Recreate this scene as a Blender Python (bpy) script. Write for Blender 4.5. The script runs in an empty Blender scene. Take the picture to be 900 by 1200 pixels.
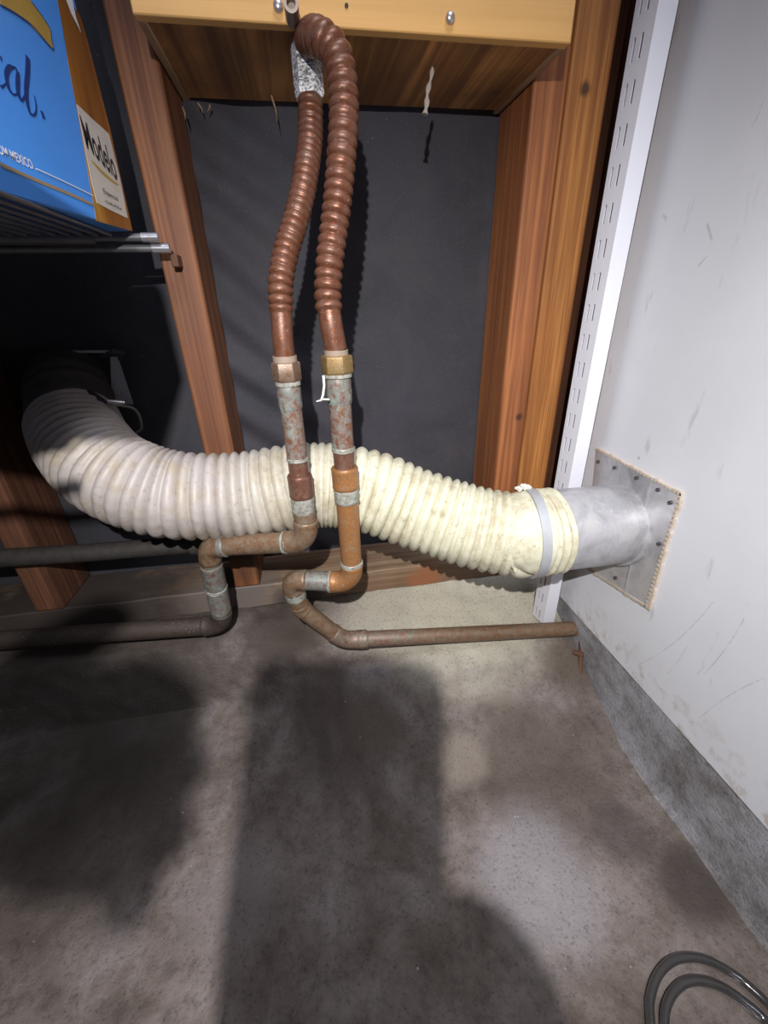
import bpy, bmesh, math, random
from mathutils import Vector, Matrix, noise
random.seed(7)
PI = math.pi
scene = bpy.context.scene
C = scene.collection
# ------------------------------------------------------------------ camera, world, light, exposure
cam_d = bpy.data.cameras.new('camera'); cam = bpy.data.objects.new('camera', cam_d); C.objects.link(cam)
cam_d.sensor_fit = 'HORIZONTAL'; cam_d.sensor_width = 36.0; cam_d.lens = 36*488.46/900
cam_d.clip_start = 0.004
cam.matrix_world = Matrix(((0.9844, 0.1004, -0.1447, 0), (-0.1743, 0.4352, -0.8833, -0.66), (-0.0257, 0.8947, 0.4459, 0.555), (0, 0, 0, 1)))
scene.camera = cam
w = bpy.data.worlds.new('garage_ambience'); scene.world = w; w.use_nodes = True
w.node_tree.nodes['Background'].inputs[0].default_value = (0.72, 0.78, 1.0, 1)
w.node_tree.nodes['Background'].inputs[1].default_value = 0.055
def lamp(name, kind, loc, target, energy, col, **kw):
    d = bpy.data.lights.new(name, kind); d.energy = energy; d.color = col
    for k, v in kw.items(): setattr(d, k, v)
    o = bpy.data.objects.new(name, d); C.objects.link(o); o.location = loc
    o.rotation_euler = (Vector(target)-Vector(loc)).to_track_quat('-Z', 'Y').to_euler()
    return o
LAMP = (-0.041, -0.79, 0.748)
lamp('head_torch_beam', 'SPOT', LAMP, (0.11, -0.12, 0.13), 32, (1.0, 0.97, 0.965), spot_size=math.radians(112), spot_blend=1.0, shadow_soft_size=0.005)
lamp('overhead_cool_fill', 'AREA', (0.45, -0.95, 2.3), (0.2, -0.5, 0.0), 34, (0.84, 0.87, 1.0), shape='RECTANGLE', size=1.2, size_y=0.5)  # unseen fill lamp, added overhead to lift the shaded floor
scene.view_settings.view_transform = 'Standard'; scene.view_settings.look = 'None'
scene.view_settings.gamma = 1; scene.view_settings.exposure = 0.0

# ------------------------------------------------------------------ node helpers
class NT:
    def __init__(s, name, rough=0.6, metal=0.0):
        s.m = bpy.data.materials.new(name); s.m.use_nodes = True; s.t = s.m.node_tree
        s.b = s.t.nodes['Principled BSDF']; s.b.inputs['Roughness'].default_value = rough; s.b.inputs['Metallic'].default_value = metal
        s.co = s.t.nodes.new('ShaderNodeTexCoord')
        s.P = s.co.outputs['Object']
    def n(s, t, **kw):
        x = s.t.nodes.new(t)
        for k, v in kw.items(): setattr(x, k, v)
        return x
    def put(s, sock, v):
        if isinstance(v, bpy.types.NodeSocket): s.t.links.new(v, sock)
        elif isinstance(v, (tuple, list)) and len(v) == 3 and sock.type == 'RGBA': sock.default_value = (*v, 1)
        else: sock.default_value = v
    def scale(s, v, vec=None, loc=(0, 0, 0), rot=(0, 0, 0)):
        x = s.n('ShaderNodeMapping'); s.put(x.inputs[0], vec or s.P); x.inputs[3].default_value = v; x.inputs[1].default_value = loc; x.inputs[2].default_value = rot
        return x.outputs[0]
    def noise(s, sc, vec=None, detail=6, rough=0.6, dist=0.0):
        x = s.n('ShaderNodeTexNoise'); s.put(x.inputs['Vector'], vec or s.P)
        x.inputs['Scale'].default_value = sc; x.inputs['Detail'].default_value = detail; x.inputs['Roughness'].default_value = rough; x.inputs['Distortion'].default_value = dist
        return x.outputs['Fac']
    def voro(s, sc, vec=None, feature='F1'):
        x = s.n('ShaderNodeTexVoronoi', feature=feature); s.put(x.inputs['Vector'], vec or s.P); x.inputs['Scale'].default_value = sc
        return x.outputs['Distance']
    def ramp(s, f, stops):
        x = s.n('ShaderNodeValToRGB'); s.put(x.inputs[0], f); e = x.color_ramp.elements
        while len(e) < len(stops): e.new(0.5)
        for i, (p, c) in enumerate(stops):
            e[i].position = p; e[i].color = (*c, 1) if isinstance(c, (tuple, list)) else (c, c, c, 1)
        return x.outputs[0]
    def math(s, op, a, b=0.0, c=0.0, clamp=False):
        x = s.n('ShaderNodeMath', operation=op, use_clamp=clamp); s.put(x.inputs[0], a); s.put(x.inputs[1], b); s.put(x.inputs[2], c)
        return x.outputs[0]
    def mix(s, f, a, b, mode='MIX'):
        x = s.n('ShaderNodeMix', data_type='RGBA', blend_type=mode); s.put(x.inputs[0], f); s.put(x.inputs[6], a); s.put(x.inputs[7], b)
        return x.outputs[2]
    def sep(s, vec=None):
        x = s.n('ShaderNodeSeparateXYZ'); s.put(x.inputs[0], vec or s.P); return x.outputs
    def bump(s, h, st=0.3, d=0.002):
        x = s.n('ShaderNodeBump'); x.inputs['Strength'].default_value = st; x.inputs['Distance'].default_value = d; s.put(x.inputs['Height'], h)
        s.t.links.new(x.outputs[0], s.b.inputs['Normal'])
    def spot(s, c, r, soft=0.35, wob=0.5, scale=30):
        """a mask for a stain of its own shape round the point c (object space)"""
        d = s.n('ShaderNodeVectorMath', operation='DISTANCE'); s.put(d.inputs[0], s.P); d.inputs[1].default_value = c
        k = s.math('ADD', d.outputs[1+0] if False else d.outputs['Value'], s.math('MULTIPLY', s.math('SUBTRACT', s.noise(scale), 0.5), r*wob*2))
        x = s.n('ShaderNodeMapRange'); x.interpolation_type = 'SMOOTHSTEP'; s.put(x.inputs[0], k)
        x.inputs[1].default_value = r*(1+soft); x.inputs[2].default_value = r*(1-soft); x.inputs[3].default_value = 0; x.inputs[4].default_value = 1
        return x.outputs[0]
    def scratch(s, a, b, w, bend=0.0):
        """mask of a thin scratch from a to b, bowed by bend"""
        a, b = Vector(a), Vector(b); d = b-a
        v = s.n('ShaderNodeVectorMath', operation='SUBTRACT'); s.put(v.inputs[0], s.P); v.inputs[1].default_value = a
        q = s.n('ShaderNodeVectorMath', operation='DOT_PRODUCT'); s.put(q.inputs[0], v.outputs[0]); q.inputs[1].default_value = d/d.length_squared
        n_ = Vector((0, -d.z, d.y)).normalized()
        e = s.n('ShaderNodeVectorMath', operation='DOT_PRODUCT'); s.put(e.inputs[0], v.outputs[0]); e.inputs[1].default_value = n_
        t = q.outputs['Value']; bow = s.math('MULTIPLY', s.math('MULTIPLY', t, s.math('SUBTRACT', 1.0, t)), 4*bend)
        dist = s.math('ABSOLUTE', s.math('SUBTRACT', e.outputs['Value'], bow))
        m = s.math('MULTIPLY', s.math('LESS_THAN', dist, w), s.math('MULTIPLY', s.math('GREATER_THAN', t, 0.0), s.math('LESS_THAN', t, 1.0)))
        return s.math('MULTIPLY', m, s.ramp(s.noise(150), [(0.35, 0.0), (0.55, 1.0)]))
    def done(s, col, rough=None):
        s.put(s.b.inputs['Base Color'], col)
        if rough is not None: s.put(s.b.inputs['Roughness'], rough)
        return s.m

def plain(name, col, rough=0.5, metal=0.0, dirt=None, amt=0.35, sc=60):
    k = NT(name, rough, metal)
    f = k.ramp(k.noise(sc), [(0.35, 0.0), (0.7, 1.0)])
    d = dirt or tuple(c*0.6 for c in col)
    k.bump(k.noise(sc*4), 0.12, 0.0006)
    return k.done(k.mix(k.math('MULTIPLY', f, amt), col, d))

def wood(name, light, dark, axis='z', knot=None, dirt=0.35, sc=1.0, stain=None):
    k = NT(name, 0.62)
    st = {'z': (1, 1, 0.022), 'x': (0.022, 1, 1), 'y': (1, 0.022, 1)}[axis]
    v = k.scale(st)
    a = k.noise(55*sc, v, 4, 0.55, 0.6); b = k.noise(210*sc, v, 3, 0.6)
    g = k.ramp(a, [(0.3, dark), (0.46, tuple((p+q)/2 for p, q in zip(light, dark))), (0.62, light), (0.75, tuple(min(1, c*1.12) for c in light))])
    g = k.mix(k.math('MULTIPLY', k.ramp(b, [(0.4, 1.0), (0.56, 0.0)]), 0.7), g, dark)
    big = k.ramp(k.noise(7, None, 5, 0.6), [(0.4, 0.0), (0.72, 1.0)])
    g = k.mix(k.math('MULTIPLY', big, dirt), g, (0.05, 0.03, 0.022))
    if knot:
        for c, r in knot:
            g = k.mix(k.math('MULTIPLY', k.spot(c, r, 0.6, 0.5, 90), 0.85), g, (0.04, 0.018, 0.01))
    if stain:
        for c, r, col in stain: g = k.mix(k.spot(c, r, 0.5, 0.7, 25), g, col)
    k.bump(k.math('ADD', a, k.math('MULTIPLY', b, 0.5)), 0.35, 0.0012)
    return k.done(g)

def copper(name, base, patina, amt=0.5, green=(0.30, 0.42, 0.36), gamt=0.2, rough=0.42, metal=0.55, lo=0.42):
    k = NT(name, rough, metal)
    a = k.noise(150, None, 8, 0.75, 0.5); b = k.noise(420, None, 5, 0.7); c = k.noise(45, k.scale((1, 1, 1), None, (3, 1, 2)), 6, 0.7)
    m = k.math('MULTIPLY', k.ramp(a, [(lo, 0.0), (lo+0.13, 1.0)]), amt)
    col = k.mix(k.math('MULTIPLY', k.ramp(b, [(0.38, 1.0), (0.6, 0.0)]), 0.5), base, tuple(x*0.4 for x in base))
    col = k.mix(m, col, patina)
    gm = k.math('MULTIPLY', k.ramp(c, [(0.55, 0.0), (0.68, 1.0)]), gamt)
    col = k.mix(gm, col, green)
    sp = k.ramp(k.noise(520, None, 3, 0.6), [(0.66, 0.0), (0.72, 1.0)])
    col = k.mix(k.math('MULTIPLY', sp, 0.45), col, (0.62, 0.58, 0.52))
    k.put(k.b.inputs['Metallic'], k.math('MULTIPLY', k.math('SUBTRACT', 1.0, m), metal))
    k.bump(k.math('ADD', a, k.math('MULTIPLY', b, 0.4)), 0.3, 0.0009)
    return k.done(col, k.math('MULTIPLY_ADD', a, 0.35, rough-0.15))

# ------------------------------------------------------------------ object helpers
def obj(name, bm, mat, parent=None, smooth=False, kind=None, bevel=0.0, seg=2):
    me = bpy.data.meshes.new(name)
    off = Vector((0, 0, 0)); p = parent
    while p is not None: off += p.location; p = p.parent
    bmesh.ops.recalc_face_normals(bm, faces=bm.faces[:])
    if off.length: bmesh.ops.translate(bm, verts=bm.verts[:], vec=-off)
    bm.to_mesh(me); bm.free()
    if smooth:
        for f in me.polygons: f.use_smooth = True
        try: me.set_sharp_from_angle(angle=math.radians(smooth if smooth is not True else 50))
        except Exception: pass
    me.materials.append(mat)
    o = bpy.data.objects.new(name, me); C.objects.link(o)
    if parent: o.parent = parent
    if bevel:
        md = o.modifiers.new('bevel', 'BEVEL'); md.width = bevel; md.segments = seg; md.limit_method = 'ANGLE'
        for f in me.polygons: f.use_smooth = True
        try: me.set_sharp_from_angle(angle=math.radians(40))
        except Exception: pass
    if kind: o['kind'] = kind
    return o
def thing(name, label, cat, loc=(0, 0, 0), group=None):
    o = bpy.data.objects.new(name, None); C.objects.link(o); o.empty_display_size = 0.02
    o.location = loc; o['label'] = label; o['category'] = cat
    if group: o['group'] = group
    return o
def tag(o, label, cat, group=None):
    o['label'] = label; o['category'] = cat
    if group: o['group'] = group
    return o
def bx(bm, x0, x1, y0, y1, z0, z1, M=None, cuts=0):
    vs = [Vector((x, y, z)) for x in (x0, x1) for y in (y0, y1) for z in (z0, z1)]
    if M: vs = [M @ v for v in vs]
    v = [bm.verts.new(p) for p in vs]
    for q in ((0, 1, 3, 2), (4, 6, 7, 5), (0, 4, 5, 1), (2, 3, 7, 6), (0, 2, 6, 4), (1, 5, 7, 3)): bm.faces.new([v[i] for i in q])
    return bm
def box(*a, **k): return bx(bmesh.new(), *a, **k)
def frames(pts):
    T = [(pts[min(i+1, len(pts)-1)]-pts[max(i-1, 0)]).normalized() for i in range(len(pts))]
    u = T[0].orthogonal().normalized(); out = []
    for t in T:
        u = (u-t*u.dot(t)).normalized(); out.append((t, u, t.cross(u)))
    return out
def tube(bm, pts, rad, seg=20, cap=True, shape=None):
    pts = [Vector(p) for p in pts]
    if not hasattr(rad, '__len__'): rad = [rad]*len(pts)
    rings = []
    for i, (p, (t, u, v)) in enumerate(zip(pts, frames(pts))):
        ring = []
        for k in range(seg):
            a = 2*PI*k/seg; r = rad[i]
            if shape: r = shape(i, a, r)
            ring.append(bm.verts.new(p+u*(r*math.cos(a))+v*(r*math.sin(a))))
        rings.append(ring)
    for A, B in zip(rings, rings[1:]):
        for k in range(seg): bm.faces.new((A[k], A[(k+1) % seg], B[(k+1) % seg], B[k]))
    if cap: bm.faces.new(rings[0][::-1]); bm.faces.new(rings[-1])
    return bm
def hollow(bm, a, b, r0, r1, seg=24, tilt=None):
    a, b = Vector(a), Vector(b)
    for (p, q) in (((a, r0), (a, r1)),): pass
    t, u, v = frames([a, b])[0]
    def ring(c, r): return [bm.verts.new(c+u*(r*math.cos(2*PI*k/seg))+v*(r*math.sin(2*PI*k/seg))) for k in range(seg)]
    L = [ring(a, r0), ring(b, r0), ring(b, r1), ring(a, r1)]
    for A, B in zip(L, L[1:]+L[:1]):
        for k in range(seg): bm.faces.new((A[k], A[(k+1) % seg], B[(k+1) % seg], B[k]))
    return bm
def spline(pts, n, closed=False):
    pts = [Vector(p) for p in pts]; out = []
    N = len(pts)
    for i in range(N-1):
        p0, p1, p2, p3 = pts[max(i-1, 0)], pts[i], pts[i+1], pts[min(i+2, N-1)]
        for j in range(n):
            t = j/n
            out.append(0.5*((2*p1)+(p2-p0)*t+(2*p0-5*p1+4*p2-p3)*t*t+(3*p1-p0-3*p2+p3)*t**3))
    out.append(pts[-1]); return out
def resample(pts, ds):
    L = [0]
    for a, b in zip(pts, pts[1:]): L.append(L[-1]+(b-a).length)
    n = max(2, int(L[-1]/ds)); out = []; j = 0
    for i in range(n+1):
        s = L[-1]*i/n
        while j < len(L)-2 and L[j+1] < s: j += 1
        f = (s-L[j])/max(1e-9, L[j+1]-L[j]); out.append(pts[j].lerp(pts[j+1], min(1, max(0, f))))
    return out, L[-1]
def arc_corner(a, b, c, R, n=14):
    a, b, c = Vector(a), Vector(b), Vector(c)
    d0 = (a-b).normalized(); d1 = (c-b).normalized(); ang = d0.angle(d1)
    L = R/math.tan(ang/2); p0 = b+d0*L; p1 = b+d1*L
    bis = (d0+d1).normalized(); cen = b+bis*(R/math.sin(ang/2))
    u = (p0-cen); v = (p1-cen); tot = u.angle(v); ax = u.cross(v).normalized()
    return [cen+Matrix.Rotation(tot*i/n, 3, ax) @ u for i in range(n+1)]

# ------------------------------------------------------------------ materials
def m_concrete(name, base, dark, pale, stains=(), blue=0.0, rough=0.85):
    k = NT(name, rough)
    a = k.noise(13, None, 10, 0.72, 0.25); b = k.noise(55, None, 8, 0.75, 0.2); c = k.noise(300, None, 4, 0.7)
    col = k.ramp(a, [(0.3, dark), (0.5, base), (0.72, pale)])
    col = k.mix(k.math('MULTIPLY', k.ramp(b, [(0.34, 1.0), (0.5, 0.0)]), 0.45), col, tuple(x*0.55 for x in dark))
    col = k.mix(k.math('MULTIPLY', k.ramp(b, [(0.6, 0.0), (0.75, 1.0)]), 0.5), col, pale)
    for cc, r, sc, am in stains:
        col = k.mix(k.math('MULTIPLY', k.spot(cc, r, 0.45, 0.55, 14), am), col, sc)
    col = k.mix(k.math('MULTIPLY', k.ramp(c, [(0.3, 1.0), (0.45, 0.0)]), 0.6), col, (0.03, 0.026, 0.024))
    chips = k.ramp(k.voro(62, None), [(0.035, 1.0), (0.075, 0.0)])
    chips = k.math('MULTIPLY', chips, k.ramp(k.noise(11, k.scale((1, 1, 1), None, (5, 2, 1))), [(0.52, 0.0), (0.62, 0.8)]))
    col = k.mix(chips, col, (0.55, 0.53, 0.5))
    k.bump(k.math('ADD', k.math('MULTIPLY', b, 1.0), k.math('MULTIPLY', c, 0.6)), 0.8, 0.0035)
    return k.done(col, k.math('MULTIPLY_ADD', b, 0.3, rough-0.2))
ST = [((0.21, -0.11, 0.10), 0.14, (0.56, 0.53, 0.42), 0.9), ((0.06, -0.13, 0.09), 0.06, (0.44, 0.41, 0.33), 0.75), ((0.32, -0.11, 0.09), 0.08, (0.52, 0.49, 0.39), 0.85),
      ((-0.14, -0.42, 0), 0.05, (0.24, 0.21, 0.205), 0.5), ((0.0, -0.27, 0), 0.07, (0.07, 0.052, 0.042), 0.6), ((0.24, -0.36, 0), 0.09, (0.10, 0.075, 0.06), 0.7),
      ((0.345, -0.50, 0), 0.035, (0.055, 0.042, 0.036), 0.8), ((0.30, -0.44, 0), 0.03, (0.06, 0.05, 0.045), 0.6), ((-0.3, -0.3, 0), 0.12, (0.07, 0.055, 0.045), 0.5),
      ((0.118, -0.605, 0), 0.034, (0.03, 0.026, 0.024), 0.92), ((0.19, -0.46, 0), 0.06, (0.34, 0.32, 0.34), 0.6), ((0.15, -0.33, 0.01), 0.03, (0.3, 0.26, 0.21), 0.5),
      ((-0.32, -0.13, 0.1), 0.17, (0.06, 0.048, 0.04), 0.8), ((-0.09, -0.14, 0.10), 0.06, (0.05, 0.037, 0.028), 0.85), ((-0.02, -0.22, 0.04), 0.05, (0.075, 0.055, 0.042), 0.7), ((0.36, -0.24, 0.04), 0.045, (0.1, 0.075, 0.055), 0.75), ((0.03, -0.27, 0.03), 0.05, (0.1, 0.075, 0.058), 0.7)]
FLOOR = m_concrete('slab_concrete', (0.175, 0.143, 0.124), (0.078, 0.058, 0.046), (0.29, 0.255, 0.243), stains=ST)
LEDGE = FLOOR
STEM = m_concrete('stem_concrete', (0.32, 0.315, 0.33), (0.15, 0.137, 0.13), (0.46, 0.47, 0.52))
def m_felt():
    k = NT('building_felt', 0.8)
    a = k.noise(9, None, 6, 0.65, 0.6); b = k.noise(420, None, 3, 0.7); c = k.noise(900, None, 2, 0.5)
    col = k.ramp(a, [(0.32, (0.030, 0.030, 0.038)), (0.55, (0.042, 0.041, 0.051)), (0.75, (0.055, 0.048, 0.05))])
    col = k.mix(k.math('MULTIPLY', k.ramp(b, [(0.56, 0.0), (0.7, 1.0)]), 0.35), col, (0.1, 0.098, 0.1))
    sp = k.math('MULTIPLY', k.ramp(k.voro(70), [(0.03, 1.0), (0.06, 0.0)]), k.ramp(k.noise(17), [(0.55, 0.0), (0.6, 1.0)]))
    col = k.mix(k.math('MULTIPLY', sp, 0.55), col, (0.35, 0.33, 0.3))
    k.bump(k.math('ADD', k.math('MULTIPLY', b, 0.6), k.noise(60)), 0.3, 0.0012)
    return k.done(col)
FELT = m_felt()
def m_wall():
    k = NT('painted_drywall', 0.55)
    a = k.noise(4, None, 6, 0.6); b = k.noise(45, None, 6, 0.7)
    col = k.ramp(a, [(0.3, (0.62, 0.64, 0.68)), (0.7, (0.72, 0.74, 0.78))])
    scuff = k.noise(60, k.scale((1, 1, 0.25), None, (0, 0, 0), (0.6, 0, 0)), 3, 0.5)
    col = k.mix(k.math('MULTIPLY', k.ramp(scuff, [(0.66, 0.0), (0.74, 1.0)]), 0.3), col, (0.2, 0.2, 0.22))
    z = k.sep()[2]
    low = k.math('MULTIPLY', k.ramp(z, [(0.11, 1.0), (0.17, 0.0)]), k.ramp(b, [(0.5, 0.0), (0.62, 1.0)]))
    col = k.mix(k.math('MULTIPLY', low, 0.7), col, (0.42, 0.33, 0.25))
    dk = k.math('MULTIPLY', k.ramp(k.voro(26), [(0.02, 1.0), (0.07, 0.0)]), k.ramp(k.noise(9, k.scale((1, 1, 1), None, (2, 7, 4))), [(0.56, 0.0), (0.6, 1.0)]))
    col = k.mix(k.math('MULTIPLY', dk, 0.75), col, (0.12, 0.1, 0.1))
    for a_, b_, w_, bd in (((0.3750, -0.3350, 0.1405), (0.3750, -0.3886, 0.2809), 0.0005, 0.006), ((0.3750, -0.4074, 0.2008), (0.3750, -0.4196, 0.2854), 0.0006, 0.002), ((0.3750, -0.4210, 0.1496), (0.3750, -0.4537, 0.2455), 0.0005, -0.003),
                        ((0.3750, -0.3717, 0.1622), (0.3750, -0.3811, 0.2160), 0.0004, 0.001), ((0.3750, -0.2567, 0.6139), (0.3750, -0.2676, 0.5994), 0.0012, 0.0), ((0.3750, -0.1975, 0.6299), (0.3750, -0.2051, 0.6244), 0.0016, 0.0), ((0.3750, -0.2758, 0.6759), (0.3750, -0.2795, 0.6903), 0.0006, 0.001), ((0.3750, -0.2600, 0.5797), (0.3750, -0.2666, 0.5874), 0.0009, 0.0)):
        col = k.mix(k.math('MULTIPLY', k.scratch(a_, b_, w_, bd), 0.32), col, (0.16, 0.155, 0.16))
    k.bump(k.math('ADD', b, k.noise(160)), 0.12, 0.001)
    return k.done(col)
WALL = m_wall()
W_STUD = wood('fir_stud', (0.38, 0.155, 0.058), (0.14, 0.043, 0.016), 'z', dirt=0.45, stain=[((-0.12, -0.089, 0.25), 0.055, (0.045, 0.028, 0.02))])
W_STUD_D = wood('fir_stud_weathered', (0.19, 0.08, 0.04), (0.07, 0.026, 0.015), 'z', dirt=0.4)
W_STUD_R = wood('fir_stud_red', (0.44, 0.165, 0.055), (0.19, 0.06, 0.02), 'z', knot=[((0.30, -0.089, 0.40), 0.005)], dirt=0.2)
W_STUD_Y = wood('fir_stud_yellow', (0.55, 0.24, 0.062), (0.27, 0.095, 0.024), 'z', knot=[((0.332, -0.089, 0.762), 0.006)], dirt=0.15, sc=1.7)
W_SILL = wood('sill_wood', (0.38, 0.275, 0.175), (0.2, 0.115, 0.065), 'x', dirt=0.5, stain=[((0.16, -0.089, 0.125), 0.03, (0.3, 0.12, 0.05)), ((-0.40, -0.089, 0.14), 0.2, (0.055, 0.043, 0.038)), ((-0.15, -0.089, 0.14), 0.07, (0.17, 0.14, 0.125)), ((-0.05, -0.089, 0.125), 0.04, (0.06, 0.05, 0.045))])
W_PLYF = wood('plywood_face', (0.80, 0.47, 0.165), (0.70, 0.39, 0.125), 'x', dirt=0.08, sc=0.5)
W_PLYB = wood('plywood_underside', (0.58, 0.28, 0.085), (0.15, 0.058, 0.018), 'y', dirt=0.7, sc=0.45)
W_EDGE = wood('plywood_edge', (0.5, 0.34, 0.2), (0.3, 0.18, 0.1), 'y', dirt=0.3)
FLEX = copper('flex_copper_brown', (0.20, 0.072, 0.036), (0.105, 0.055, 0.038), 0.6, gamt=0.05, rough=0.36, metal=0.5)
CU_PINK = copper('copper_patina_pink', (0.23, 0.095, 0.05), (0.18, 0.18, 0.168), 0.8, gamt=0.45, lo=0.42, metal=0.35)
CU_PALE = copper('copper_patina_pale', (0.19, 0.085, 0.05), (0.17, 0.192, 0.178), 0.85, gamt=0.6, lo=0.38, metal=0.2)
CU_PURP = copper('copper_purple', (0.2, 0.082, 0.05), (0.13, 0.08, 0.06), 0.5, gamt=0.1, metal=0.45)
CU_ORNG = copper('copper_orange', (0.42, 0.19, 0.065), (0.17, 0.115, 0.07), 0.6, gamt=0.12, metal=0.35, lo=0.46)
CU_DULL = copper('copper_dull', (0.22, 0.115, 0.058), (0.175, 0.145, 0.105), 0.65, gamt=0.12, metal=0.3)
CU_GRN = copper('copper_verdigris', (0.22, 0.115, 0.075), (0.185, 0.175, 0.14), 0.65, green=(0.09, 0.25, 0.15), gamt=0.8, metal=0.25)
CU_DARK = copper('copper_grimy', (0.06, 0.04, 0.03), (0.05, 0.04, 0.034), 0.6, gamt=0.03, metal=0.2, rough=0.6)
BRASS = copper('brass_nut', (0.29, 0.185, 0.065), (0.2, 0.145, 0.08), 0.4, gamt=0.08, metal=0.5)
BRASS_P = copper('brass_nut_pinkish', (0.2, 0.115, 0.075), (0.17, 0.125, 0.09), 0.5, gamt=0.1, metal=0.4)
SOLDER = copper('solder_band', (0.25, 0.235, 0.19), (0.36, 0.365, 0.33), 0.8, gamt=0.3, metal=0.15)
COLLAR = plain('pale_collar', (0.25, 0.19, 0.145), 0.6, dirt=(0.35, 0.27, 0.2))
INK_ = plain('blackened_nail', (0.03, 0.025, 0.02), 0.6)
def m_tape():
    k = NT('white_thread_tape', 0.5)
    a = k.noise(230, k.scale((1, 1, 2)), 4, 0.6, 0.7)
    k.bump(a, 0.4, 0.001)
    return k.done(k.ramp(a, [(0.40, (0.10, 0.095, 0.09)), (0.5, (0.45, 0.45, 0.45)), (0.62, (0.78, 0.78, 0.78))]))
TAPE = m_tape()
def m_hose():
    k = NT('white_vinyl_duct', 0.5)
    x = k.sep()[0]
    a = k.noise(30, None, 7, 0.7); b = k.noise(170, None, 5, 0.65)
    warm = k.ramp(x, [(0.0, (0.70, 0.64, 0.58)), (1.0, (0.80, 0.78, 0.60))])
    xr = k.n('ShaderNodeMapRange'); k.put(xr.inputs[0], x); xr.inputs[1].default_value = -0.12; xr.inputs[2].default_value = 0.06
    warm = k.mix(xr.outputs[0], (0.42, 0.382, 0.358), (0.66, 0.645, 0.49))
    col = k.mix(k.math('MULTIPLY', k.ramp(a, [(0.48, 0.0), (0.66, 1.0)]), 0.6), warm, (0.36, 0.29, 0.17))
    col = k.mix(k.math('MULTIPLY', k.ramp(b, [(0.57, 0.0), (0.68, 1.0)]), 0.45), col, (0.22, 0.175, 0.105))
    k.b.inputs['Subsurface Weight'].default_value = 0.0
    k.bump(b, 0.2, 0.0008)
    return k.done(col)
HOSE = m_hose()
def m_galv():
    k = NT('galvanised_steel', 0.42, 0.5)
    a = k.noise(22, None, 7, 0.7, 0.6); b = k.noise(140, None, 5, 0.7)
    col = k.ramp(a, [(0.32, (0.36, 0.36, 0.37)), (0.55, (0.56, 0.56, 0.58)), (0.72, (0.66, 0.62, 0.56))])
    col = k.mix(k.math('MULTIPLY', k.ramp(b, [(0.6, 0.0), (0.72, 1.0)]), 0.5), col, (0.75, 0.75, 0.75))
    k.bump(a, 0.1, 0.001)
    return k.done(col, k.math('MULTIPLY_ADD', b, 0.35, 0.25))
GALV = m_galv()
BAND = plain('grey_duct_tape', (0.46, 0.48, 0.5), 0.45, 0.2)
RAIL = plain('white_enamel', (0.80, 0.81, 0.88), 0.38, amt=0.06)
STEEL = plain('screw_steel', (0.62, 0.58, 0.55), 0.35, 0.8)
CHROME = plain('zinc_wire', (0.26, 0.26, 0.27), 0.4, 0.7, amt=0.5)
CHROME_B = plain('bright_zinc_cap', (0.6, 0.6, 0.64), 0.3, 0.8)
BLACK = plain('black_rubber', (0.03, 0.03, 0.032), 0.4)
GLOSS = NT('smoky_clear_vinyl', 0.08); GLOSS.b.inputs['Transmission Weight'].default_value = 0.85; GLOSS.b.inputs['IOR'].default_value = 1.45; GLOSS = GLOSS.done((0.2, 0.195, 0.195))
HOODM = plain('sooty_duct_metal', (0.075, 0.066, 0.058), 0.7, 0.1)
IRON = plain('black_iron', (0.032, 0.028, 0.026), 0.7, 0.2, dirt=(0.075, 0.068, 0.06), amt=0.5, sc=90)
RUST = plain('rusty_iron', (0.13, 0.06, 0.035), 0.8, 0.2)
BLUE = plain('printed_blue_card', (0.07, 0.28, 0.78), 0.42, amt=0.15, sc=20)
NAVY = plain('navy_ink', (0.012, 0.035, 0.16), 0.45, amt=0.1)
GOLD = plain('gold_ink', (0.42, 0.27, 0.06), 0.4, amt=0.4)
WHITE = plain('white_ink', (0.7, 0.72, 0.76), 0.45, amt=0.1)
CREAM = plain('cream_label', (0.52, 0.48, 0.42), 0.45, amt=0.3)
INKK = plain('black_ink', (0.02, 0.018, 0.02), 0.45)
TAN = plain('tan_stripe', (0.30, 0.22, 0.14), 0.45)
DUST = plain('dust_fluff', (0.42, 0.36, 0.31), 0.9, amt=0.6, sc=400)
PEEL = plain('torn_drywall_paper', (0.52, 0.42, 0.32), 0.9, dirt=(0.7, 0.68, 0.66), amt=0.5, sc=120)
CAULK = plain('dried_white_flux', (0.66, 0.68, 0.62), 0.5)
def m_bottle():
    k = NT('amber_bottle_print', 0.4)
    a = k.noise(14, k.scale((1, 1, 0.25)), 4, 0.6, 0.4)
    return k.done(k.ramp(a, [(0.35, (0.14, 0.045, 0.012)), (0.5, (0.30, 0.12, 0.02)), (0.65, (0.45, 0.26, 0.045))]))
AMBER = m_bottle()

# ------------------------------------------------------------------ the setting
def grid(f, nu, nv):
    bm = bmesh.new(); V = [[bm.verts.new(f(i/nu, j/nv)) for j in range(nv+1)] for i in range(nu+1)]
    for i in range(nu):
        for j in range(nv): bm.faces.new((V[i][j], V[i+1][j], V[i+1][j+1], V[i][j+1]))
    return bm
def fl(u, v):
    x = -2.0+u*2.375; y = -3.0+v*3.0
    return (x, y, 0.0015*noise.noise((x*6, y*6, 0))-0.0015)
floor = obj('floor', grid(fl, 60, 75), FLOOR, smooth=True, kind='structure')

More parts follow.
